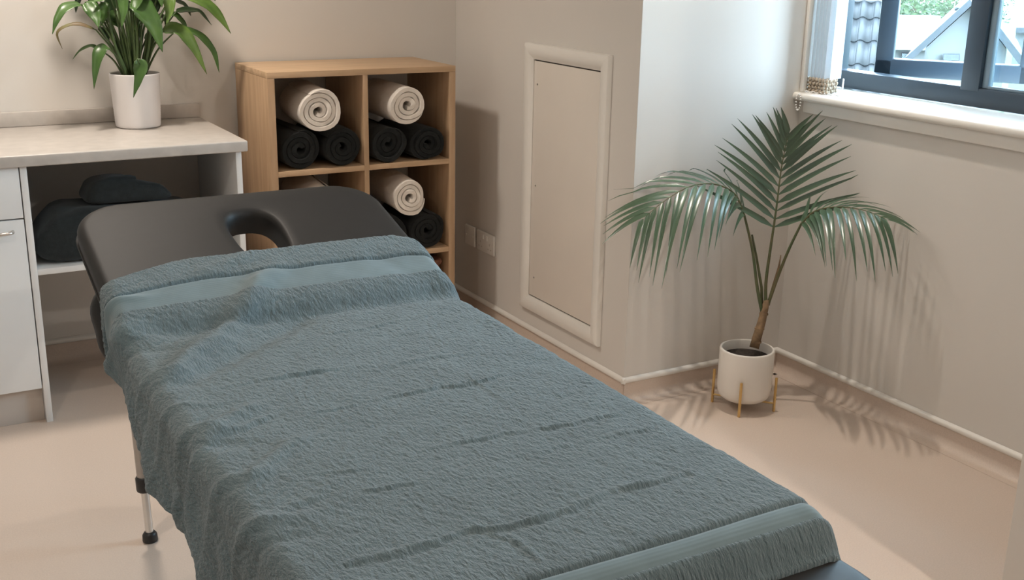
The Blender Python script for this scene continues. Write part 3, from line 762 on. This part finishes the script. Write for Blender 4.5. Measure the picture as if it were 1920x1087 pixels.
def flat_place(x, v, z): return Vector((x, v, HZ+z))
HL = .668/math.cos(AI)+.003
hv = (-1.192+1.635)/math.cos(AI)
def hole_f(a):
    c, s = math.cos(a), math.sin(a); e = 2.7
    k = (abs(c/.062)**e+abs(s/.122)**e)**(-1/e); w = 1+.10*(k*s/.122)
    return (k*c*w, k*s)
cushion('head_cushion', outline(TX0, TX1, .112, HL, .012, .125), TH, .024, head_place, {'c': (-.4175, hv), 'f': hole_f})
cushion('middle_cushion', outline(TX0, TX1, -2.255, HY+.066, .012, .012), TH, .022, flat_place)
cushion('foot_cushion', outline(TX0, TX1, -2.800, -2.262, .045, .012), TH, .026, flat_place)
def low_place(x, v, z): return Vector((x, v, HZ-.055+z))
cushion('foot_extension', outline(TX0+.01, TX1+.012, -2.985, -2.30, .11, .012), .05, .022, low_place)
# piping on the foot end and the head end
def piping(P, place, z, r, name):
    P = resample(P, 150); bm = bmesh.new(); pts = [place(x, v, z)-cl for x, v in inset_pts(P, -.0005)]; tube(bm, pts+[pts[0], pts[1]], r, 6); build(name, bm, 'vinyl_black', couch, 180)
piping(outline(TX0+.01, TX1+.012, -2.985, -2.30, .11, .012), low_place, -.022, .0032, 'piping')
piping(outline(TX0, TX1, .112, HL, .012, .125), head_place, -.046, .0032, 'piping')
# underframe
bx('side_rail', (TX0+.05, -2.95, HZ-TH-.095), (TX0+.075, HY-.02, HZ-TH-.042), 'black_plastic', couch, .002)
bx('side_rail', (TX1-.075, -2.95, HZ-TH-.095), (TX1-.05, HY-.02, HZ-TH-.042), 'black_plastic', couch, .002)
for y in (-2.93, -2.28, -1.68):
    bx('cross_rail', (TX0+.07, y-.012, HZ-TH-.09), (TX1-.07, y+.012, HZ-TH-.043), 'black_plastic', couch, .002)
bm = bmesh.new()
for x in (TX0+.062, TX1-.062):
    tube(bm, [Vector((x, HY, HZ-TH-.03))-cl, Vector((x, -1.13, HZ-TH-.03))-cl], .014, 10)
tube(bm, [Vector((TX0+.062, -1.14, HZ-TH-.03))-cl, Vector((TX1-.062, -1.14, HZ-TH-.03))-cl], .014, 10)
build('head_frame', bm, 'alloy', couch, 180)
bm = bmesh.new()
for x in (TX0+.10, TX1-.10): tube(bm, [Vector((x, -1.45, HZ-TH-.03))-cl, head_place(x, .45, -TH-.004)-cl], .009, 8)
build('head_prop', bm, 'alloy', couch, 180)
def leg(x, y, top, sx=0.0):
    bm = bmesh.new(); a = Vector((x, y, 0)); b = Vector((x+sx, y, top)); at_ = lambda z: a.lerp(b, z/top)-cl
    tube(bm, [at_(.172), at_(top)], .0165, 14); lg = build('leg', bm, 'alloy', couch, 60)
    bm = bmesh.new(); tube(bm, [at_(.012), at_(.20)], .0105, 12); build('lower_tube', bm, 'alloy_bright', lg, 60)
    bm = bmesh.new(); tube(bm, [at_(.148), at_(.152), at_(.186), at_(.190)], [.0185, .021, .021, .0185], 14); build('collar', bm, 'black_plastic', lg, 60)
    bm = bmesh.new(); tube(bm, [at_(0.0), at_(.003), at_(.020), at_(.028)], [.018, .020, .019, .013], 14); build('rubber_foot', bm, 'black_plastic', lg, 60)
leg(-.733, -1.130, HZ-TH-.02, -.015); leg(-.135, -1.130, HZ-TH-.02, .015); leg(-.733, -2.75, HZ-TH-.045, -.015); leg(-.135, -2.75, HZ-TH-.045, .015)
# side arm pad hanging on the left of the head section
ctr = [Vector((-.775, -1.030, .665)), Vector((-.780, -1.085, .622)), Vector((-.782, -1.150, .580)), Vector((-.776, -1.22, .545))]
bm = bmesh.new(); tube(bm, [p-cl for p in catmull(ctr, 12)], [.022, .034, .041, .043, .043, .041, .040, .041, .042, .040, .033, .020], 14); build('arm_pad', bm, 'vinyl_black', couch, 180)
bm = bmesh.new(); tube(bm, [Vector((-.77, -1.13, .59))-cl, Vector((-.72, -1.13, .60))-cl], .010, 8); build('arm_pad_bracket', bm, 'alloy', couch, 60)

# ================================================================== TOWEL ON THE COUCH
def smooth(a): return a*a*(3-2*a)
def vnoise(X, Y, seed):
    rs = np.random.RandomState(seed); T = rs.rand(256, 256)
    xi = np.floor(X).astype(int); yi = np.floor(Y).astype(int); fx = X-xi; fy = Y-yi; fx = fx*fx*(3-2*fx); fy = fy*fy*(3-2*fy)
    g = lambda a, b: T[a % 256, b % 256]
    return (g(xi, yi)*(1-fx)+g(xi+1, yi)*fx)*(1-fy)+(g(xi, yi+1)*(1-fx)+g(xi+1, yi+1)*fx)*fy-.5
ky = np.array([-2.850, -2.832, -2.824, -2.815, -2.80, -2.782, -2.74, -2.2, -1.72, -1.62, -1.585, -1.56, -1.545, -1.525, -1.50, -1.46, -1.40, -1.33, -1.30, -1.285])
kz = np.array([.637, .646, .664, .682, .697, .7045, .7060, .7055, .7050, .7050, .7040, .7025, .7100, .7300, .7450, .7580, .7750, .7955, .8030, .8020])
def ztop(y):
    # smooth monotone interpolation
    yy = np.asarray(y); out = np.zeros_like(yy); w = 0
    for d in (-.006, -.003, 0, .003, .006): out += np.interp(yy+d, ky, kz)
    return out/5
YH, YN = -1.290, -2.842                 # head hem and foot hem
ny = 470
tt = np.linspace(0, 1, ny); yfine = np.linspace(YH, YN, 6000); arc = np.concatenate([[0], np.cumsum(np.hypot(np.diff(yfine), np.diff(ztop(yfine))))]); Y1 = np.interp(tt*arc[-1], arc, yfine)
r_ = .034; xl, xr_ = TX0-.006, TX1+.006
NLd, NA, NT, NRd = 70, 12, 250, 40
zh_y = np.array([-2.95, -2.6, -2.3, -2.05, -1.74, -1.64, -1.47, -1.28]); zh_z = np.array([.490, .492, .492, .496, .520, .556, .622, .660])
rows_ = []
def grid():
    P = np.zeros((ny, NLd+NA+NT+NA+NRd, 3)); UV = np.zeros((ny, P.shape[1], 2))
    for i, y in enumerate(Y1):
        z = float(ztop(np.array([y]))[0]); zhL = np.interp(y, zh_y, zh_z); zhR = np.interp(y, [-2.95, -2.6, -1.7, -1.28], [.52, .50, .53, .66])
        pts = []
        ar = PI/2*r_
        # left drop, from hem up
        LdL = (z-r_)-zhL
        for k in range(NLd):
            q = 1-k/NLd; pts.append((xl, z-r_-LdL*q, -(q*LdL)-ar, q, -1))
        for k in range(NA):
            a = PI-PI/2*(k/NA); pts.append((xl+r_+r_*math.cos(a), z-r_+r_*math.sin(a), -ar*(1-k/NA), 0, -1))
        for k in range(NT):
            f = k/(NT-1); pts.append((xl+r_+(xr_-xl-2*r_)*f, z, (xr_-xl-2*r_)*f, 0, 0))
        for k in range(1, NA+1):
            a = PI/2-PI/2*(k/NA); pts.append((xr_-r_+r_*math.cos(a), z-r_+r_*math.sin(a), (xr_-xl-2*r_)+ar*k/NA, 0, 1))
        LdR = (z-r_)-zhR
        for k in range(1, NRd+1):
            q = k/NRd; pts.append((xr_, z-r_-LdR*q, (xr_-xl-2*r_)+ar+q*LdR, q, 1))
        for j, (x, zz, u, q, sd) in enumerate(pts):
            yy = y; xx = x
            if sd == -1 and q > 0:
                h = q*LdL
                f = .009+.007*math.sin(2*PI*(yy+h*.9)/.36+.6)+.0055*math.sin(2*PI*(yy+h*1.1)/.17+2.0)+.0022*math.sin(2*PI*(yy+h*.6)/.085)
                xx -= min(1, q*1.3)*max(-.004, f)*1.05*min(1, max(.1, (-1.36-yy)/.25))
                yy += .012*q*math.sin(2*PI*yy/.31)
            if sd == 1 and q > 0:
                h = q*LdR; xx += min(1, q*1.4)*(.006+.008*math.sin(2*PI*(yy-h*.4)/.29+1)+.004*math.sin(2*PI*yy/.11))
            P[i, j] = (xx, yy, zz); UV[i, j] = (u, y)
    return P, UV
P, UV = grid()
nx = P.shape[1]
# hem line waviness: the head hem swings back where it leaves the table at the sides
U = (UV[..., 0]); top_w = xr_-xl-2*r_
Xw = P[..., 0].copy()
headw = np.clip(1-(YH-UV[..., 1])/.22, 0, 1)
edge = np.clip((-.62-Xw)/.2, 0, 1)
P[..., 1] -= headw*edge*.055; P[..., 1] -= headw*np.clip((Xw+.10)/.09, 0, 1)*.05
P[..., 1] += headw*.004*np.sin(Xw*17)
z_fix = ztop(P[..., 1])-ztop(UV[..., 1]); P[..., 2] += z_fix*headw
# foot hem slants
footw = np.clip(1-(UV[..., 1]-YN)/.18, 0, 1); P[..., 1] += 0*footw
# normals of the base sheet
def normals(P):
    du = np.gradient(P, axis=1); dv = np.gradient(P, axis=0); n = np.cross(dv, du); n /= np.linalg.norm(n, axis=2, keepdims=True)+1e-12
    return n
Nn = normals(P)
if Nn[ny//2, nx//2, 2] < 0: Nn = -Nn
# creases seen on the top
creases = [((560, 775), (960, 702), .0028, .008), ((800, 845), (1180, 772), .0026, .008), ((590, 888), (705, 888), .0024, .007), ((680, 922), (790, 905), .0028, .008),
 ((620, 1062), (880, 1000), .0042, .010), ((850, 1002), (1060, 962), .0040, .009), ((1040, 965), (1230, 900), .0034, .009), ((860, 985), (1000, 1022), .0022, .006),
 ((1120, 930), (1300, 888), .0022, .008), ((400, 728), (640, 688), .0030, .010), ((560, 640), (840, 585), .0015, .010), ((880, 700), (960, 770), .0012, .007), ((960, 1000), (1010, 1060), .0018, .008),
 ((700, 690), (900, 662), .0018, .012), ((420, 820), (520, 770), .0022, .010), ((1000, 850), (1240, 800), .0018, .010), ((520, 960), (640, 900), .0020, .012), ((640, 720), (800, 660), -.0012, .016), ((1180, 850), (1330, 905), .0012, .009)]
D = np.zeros((ny, nx))
Xp, Yp = P[..., 0], P[..., 1]
wx = vnoise(Xp*14+7, Yp*14, 5)*.024+vnoise(Xp*46+7, Yp*46, 6)*.009
wa = np.clip(1.25+2.0*vnoise(Xp*20+3, Yp*20+9, 7), .45, 2.2)
for a, b, amp, wd in creases:
    A = on('z', .705, *a); B = on('z', .705, *b); ax, ay, bx2, by2 = A.x, A.y, B.x, B.y
    L2 = (bx2-ax)**2+(by2-ay)**2; t = ((Xp-ax)*(bx2-ax)+(Yp-ay)*(by2-ay))/L2
    d = ((Xp-ax)*(by2-ay)-(Yp-ay)*(bx2-ax))/math.sqrt(L2)+wx
    env = np.exp(-np.clip(np.abs(t-.5)-.32, 0, None)**2/.02)
    w7 = wd*.70; D += .68*env*amp*wa*(np.exp(-(d/w7)**2)*1.2-.9*np.exp(-((d-w7*1.6)/(w7*1.2))**2))
# soft folds near the head-left corner (run diagonally off the edge)
for (a, b, amp, wd) in (((500, 555), (310, 700), .020, .030), ((560, 590), (360, 690), -.012, .030), ((520, 520), (380, 560), .006, .022), ((430, 610), (330, 640), .007, .020), ((700, 520), (820, 545), -.004, .03), ((470, 748), (350, 830), .010, .02), ((560, 810), (470, 890), .009, .018)):
    A = on('z', .72, *a); B = on('z', .72, *b); ax, ay, bx2, by2 = A.x, A.y, B.x, B.y
    L2 = (bx2-ax)**2+(by2-ay)**2; t = ((Xp-ax)*(bx2-ax)+(Yp-ay)*(by2-ay))/L2
    d = ((Xp-ax)*(by2-ay)-(Yp-ay)*(bx2-ax))/math.sqrt(L2)+wx*.8
    env = np.exp(-np.clip(np.abs(t-.5)-.4, 0, None)**2/.03); D += env*amp*np.exp(-(d/wd)**2)
mside = np.clip((.10-UV[..., 0])/.12, 0, 1); mside = mside*mside*(3-2*mside); dep = np.clip(.05-UV[..., 0], 0, None)
for y0, amp, wd, kk in ((-1.43, .010, .020, .30), (-1.56, .016, .026, .45), (-1.63, -.009, .022, .45), (-1.80, .010, .018, .35), (-1.855, -.006, .018, .30), (-1.98, .008, .016, .40), (-2.10, .012, .020, .35), (-2.16, -.008, .020, .35), (-2.30, .010, .020, .25), (-2.46, .011, .018, .35), (-2.52, -.006, .018, .3), (-2.68, .009, .02, .2)):
    dd = UV[..., 1]-y0-kk*dep+vnoise(UV[..., 0]*9+31, UV[..., 1]*9+77, 15)*.02
    D += mside*(1-.45*np.clip(dep/.25, 0, 1))*amp*np.exp(-(dd/wd)**2)
D += .004*vnoise(UV[..., 0]*6+3, UV[..., 1]*7+50, 8)+.0022*vnoise(UV[..., 0]*17+3, UV[..., 1]*21+50, 9)
# the two woven border bands lie lower than the pile
vpos = -(UV[..., 1]-YH)                  # metres from the head hem
Ltot = YH-YN
B1 = (.098, .182); B2 = (1.472, 1.512)
inb = ((vpos > B1[0]) & (vpos < B1[1])) | ((vpos > B2[0]) & (vpos < B2[1]))
pile = .0020*vnoise(UV[..., 0]*230+UV[..., 1]*60, UV[..., 1]*110+500, 11)+.0018*vnoise(UV[..., 0]*120+900, UV[..., 1]*75+300, 12)
lineA = np.exp(-((vpos-B1[0])/.004)**2)+np.exp(-((vpos-B2[0])/.004)**2)
D += np.where(inb, -.0022, .0012+pile)-.004*lineA
P2 = P+Nn*D[..., None]
# rolled hem: last rows tuck under
for i, k in ((0, 0), (ny-1, 0)):
    P2[i] -= Nn[i]*.007
P2[1] -= Nn[1]*.0015; P2[-2] -= Nn[-2]*.0015
P2[:, 0] -= Nn[:, 0]*.006; P2[:, -1] -= Nn[:, -1]*.006
i1a, i1b = np.argmin(np.abs(-(Y1-YH)-B1[0])), np.argmin(np.abs(-(Y1-YH)-B1[1]))
i2a, i2b = np.argmin(np.abs(-(Y1-YH)-B2[0])), np.argmin(np.abs(-(Y1-YH)-B2[1]))
def sheet(name, ranges, m, parent=None, origin=(0, 0, 0)):
    V = []; F = []; uv = []
    for a, b in ranges:
        o = len(V); blk = P2[a:b+1].reshape(-1, 3)-np.array(origin); V += blk.tolist(); uvb = UV[a:b+1].reshape(-1, 2); uv += uvb.tolist(); h = b-a+1
        I, J = np.meshgrid(np.arange(h-1), np.arange(nx-1), indexing='ij'); q = o+I*nx+J
        F += np.stack([q, q+nx, q+nx+1, q+1], -1).reshape(-1, 4).tolist()
    me = bpy.data.meshes.new(name); me.from_pydata(V, [], F)
    ul = me.uv_layers.new(name='UVMap'); li = np.zeros(len(me.loops), dtype=np.int32); me.loops.foreach_get('vertex_index', li)
    ul.data.foreach_set('uv', np.array(uv, dtype=np.float32)[li].ravel()); me.update()
    return link(name, me, m, parent, 180)
torig = (-.435, -2.1, .70)
tw = sheet('draped_towel', [(0, i1a), (i1b, i2a), (i2b, ny-1)], 'terry_blue', None, torig); tw.location = torig
tag(tw, 'large blue grey terry towel draped over the massage couch', 'towel')
for a, b in ((i1a, i1b), (i2a, i2b)):
    sheet('border_band', [(a, b)], 'terry_band', tw, torig)

# ================================================================== OUTSIDE
gnd = bx('ground', (2.3, -40, -3.2), (90, 90, -3.0), 'grass'); struct(gnd, 'ground outside the window')
def frame_at(u, v, dist):
    """origin at a pixel, at a distance; axes level with the horizon"""
    o = deep(u, v, dist); f = Vector((CF[0], CF[1], 0)).normalized(); d = ray(u, v); f = Vector((d[0], d[1], 0)).normalized(); r = Vector((f.y, -f.x, 0)); return o, r, f
UP = Vector((0, 0, 1))
def solid(name, pts_front, back, m, parent, off):
    """prism: polygon pts_front extruded by vector back"""
    n = len(pts_front); V = [p-off for p in pts_front]+[p+back-off for p in pts_front]
    F = [list(range(n)), list(range(2*n-1, n-1, -1))]+[[i, i+n, (i+1) % n+n, (i+1) % n] for i in range(n)]
    bm = bmesh.new(); vv = [bm.verts.new(v) for v in V]
    for f in F: bm.faces.new([vv[i] for i in f])
    return build(name, bm, m, parent, 30)
# grey pantiled roof seen at the left of the opening
o, r, f = frame_at(1600, 145, 16.0)
rt = thing('pantile_roof', (o.x, o.y, -3.0), 'grey pantiled roof of the next house seen beside the open sash', 'roof')
px = 16.0/FPX; tw_, th_ = 24*px*1.05, 40*px; pit = math.radians(50); slope = (f*math.cos(pit)+UP*math.sin(pit)); nr = (UP*math.cos(pit)-f*math.sin(pit))
tlen = th_/math.sin(pit)/.98
me_t = None; base0 = o-r*tw_*9-slope*tlen*1.0
V = []; F = []; nc = 9
for lay in (0, 1):
    for j in range(2):
        for i in range(nc):
            a = i/(nc-1); hgt = .030*math.sin(a*2*PI*1.0+.3)+(.014 if j == 0 else -.004); V.append(r*(a*tw_*1.04)+slope*(j*tlen*1.08)+nr*(hgt+(.0 if lay else -.02)))
K = 2*nc
for i in range(nc-1):
    F.append((K+i, K+i+1, K+nc+i+1, K+nc+i)); F.append((i, nc+i, nc+i+1, i+1)); F.append((i, i+1, K+i+1, K+i)); F.append((nc+i, K+nc+i, K+nc+i+1, nc+i+1))
F.append((0, K, K+nc, nc)); F.append((nc-1, nc+nc-1, K+nc+nc-1, K+nc-1))
mt = bpy.data.meshes.new('tile'); mt.from_pydata([tuple(v) for v in V], [], F); mt.materials.append(MATS['tile_grey']); mt.update()
for p in mt.polygons: p.use_smooth = True
NR = 4
for i in range(11):
    for j in range(-1, NR):
        t_ = bpy.data.objects.new('tile', mt); COL.objects.link(t_); t_.parent = rt; t_.location = base0+r*(i*tw_)+slope*((j+.55)*tlen)-rt.location
A = base0-nr*.10+slope*(-.5*tlen)
topc = base0+slope*((NR+.52)*tlen)
deck = [A, A+r*(11*tw_), A+r*(11*tw_)+slope*((NR+1)*tlen), A+slope*((NR+1)*tlen)]
solid('roof_deck', deck, -nr*.15, 'tile_grey', rt, rt.location)
bm = bmesh.new(); tube(bm, [topc-r*.1-rt.location, topc+r*(11*tw_+.1)-rt.location], .10, 10); build('ridge', bm, 'roof_pale', rt, 180)
wv = [deck[0]+nr*-.16, deck[1]+nr*-.16]; 
solid('wall', [Vector((wv[0].x, wv[0].y, -3.0)), Vector((wv[1].x, wv[1].y, -3.0)), wv[1]+Vector((0, 0, -.02)), wv[0]+Vector((0, 0, -.02))], f*2.0, 'render_white', rt, rt.location)

def house(name, label, uL, uR, v_eave, v_ridge, v_base, dist, depth, roofm, wallm='render_white', windows=(), gable=False, peak=None):
    o, r, f = frame_at((uL+uR)/2, v_base, dist)
    h = thing(name, (o.x, o.y, -3.0), label, 'house')
    def at2(u, v): return deep(u, v, dist)
    a, b = at2(uL, v_eave), at2(uR, v_eave); z = (a.z+b.z)/2; a.z = b.z = z
    al = Vector((a.x, a.y, -3.0)); blv = Vector((b.x, b.y, -3.0))
    back = f*depth
    if gable:
        pk = at2(*peak); solid('wall', [al, blv, b, pk, a], back, wallm, h, h.location)
        e = (b-a).normalized()
        for s0, s1 in ((a, pk), (b, pk)):
            dirn = (s1-s0).normalized(); nn = Vector((0, 0, 1))-dirn*dirn.z; nn.normalize()
            q = [s0-dirn*.35-f*.25+nn*.02, s1+dirn*.02-f*.25+nn*.02, s1+dirn*.02-f*.25+nn*.13, s0-dirn*.35-f*.25+nn*.13]
            solid('roof', q, back+f*.5, roofm, h, h.location)
    else:
        solid('wall', [al, blv, b, a], back, wallm, h, h.location)
        rg = at2((uL+uR)/2, v_ridge); rise = None
        d2 = depth*.5; # ridge placed where its pixel height needs it
        dd = dist+d2; zr = deep((uL+uR)/2, v_ridge, dd).z
        e0, e1 = a-f*.3-UP*.03, b-f*.3-UP*.03; m0, m1 = a+f*d2, b+f*d2; m0.z = m1.z = zr
        bk0, bk1 = a+back+f*.3, b+back+f*.3
        q = [e0, m0, bk0-UP*.03, bk0+UP*.12, m0+UP*.16, e0+UP*.14]
        solid('roof', q, (b-a), roofm, h, h.location)
    for (u0, v0, u1, v1) in windows:
        c = [at2(u0, v1), at2(u1, v1), at2(u1, v0), at2(u0, v0)]; c = [p-f*.05 for p in c]
        w = solid('window', c, f*.08, 'roof_grey', h, h.location)
        ins = [p.lerp(sum(c, Vector())/4, .12)-f*.01 for p in c]; solid('pane', ins, f*.02, 'glass', w, h.location)
    return h
house('white_house', 'white house with a long pale roof beyond the open sash', 1655, 1760, 90, 38, 150, 28, 6.0, 'roof_pale', windows=((1690, 98, 1706, 112),))
house('gabled_house', 'white gabled house with a grey verge in the middle of the window view', 1735, 1888, 92, 40, 150, 19, 5.0, 'roof_grey', windows=((1768, 101, 1800, 113), (1790, 14, 1804, 20)), gable=True, peak=(1824, 10))
house('far_house', 'white house with a grey roof behind the right hand pane', 1905, 2060, 60, 10, 150, 31, 7.0, 'roof_grey')
def tree(u, v, dist, rad, label, seed, hz=1.0):
    rng = random.Random(seed); c = deep(u, v, dist); t = thing('leafy_tree', (c.x, c.y, -3.0), label, 'tree', 'trees beyond the houses')
    V = []; F = []
    for k in range(6500):
        a = rng.gauss(0, 1), rng.gauss(0, 1), rng.gauss(0, 1); d = Vector(a).normalized(); rr = rad*(rng.random()**.33)
        lump = 1+.25*mnoise.noise(d*2.3+Vector((seed, 0, 0)))
        p = Vector((d.x*rr*lump, d.y*rr*lump, d.z*rr*hz*lump))+c-t.location
        s = rng.uniform(.06, .13); e1 = Vector((rng.gauss(0, 1), rng.gauss(0, 1), rng.gauss(0, 1))).normalized(); e2 = e1.orthogonal().normalized()
        i = len(V); V += [p-e1*s, p+e2*s*.5, p+e1*s, p-e2*s*.5]; F.append((i, i+1, i+2, i+3))
    raw('crown', V, F, 'tree_leaf', t, None)
    bm = bmesh.new(); tube(bm, [Vector((0, 0, 0)), Vector((.1, 0, (c.z+3)*.5)), c-t.location], [.28, .22, .10], 10); build('trunk', bm, 'bark', t, 180)
tree(1608, -26, 40, 2.7, 'bright green tree above the pantiled roof', 1, .8)
tree(1715, -14, 46, 3.0, 'broad pale green tree above the white house roof', 2, .75)
tree(1780, -18, 54, 3.2, 'green tree between the white house and the mullion', 3, .8)
tree(1665, -50, 62, 3.8, 'green tree hidden partly by the sash stile', 4, .9)
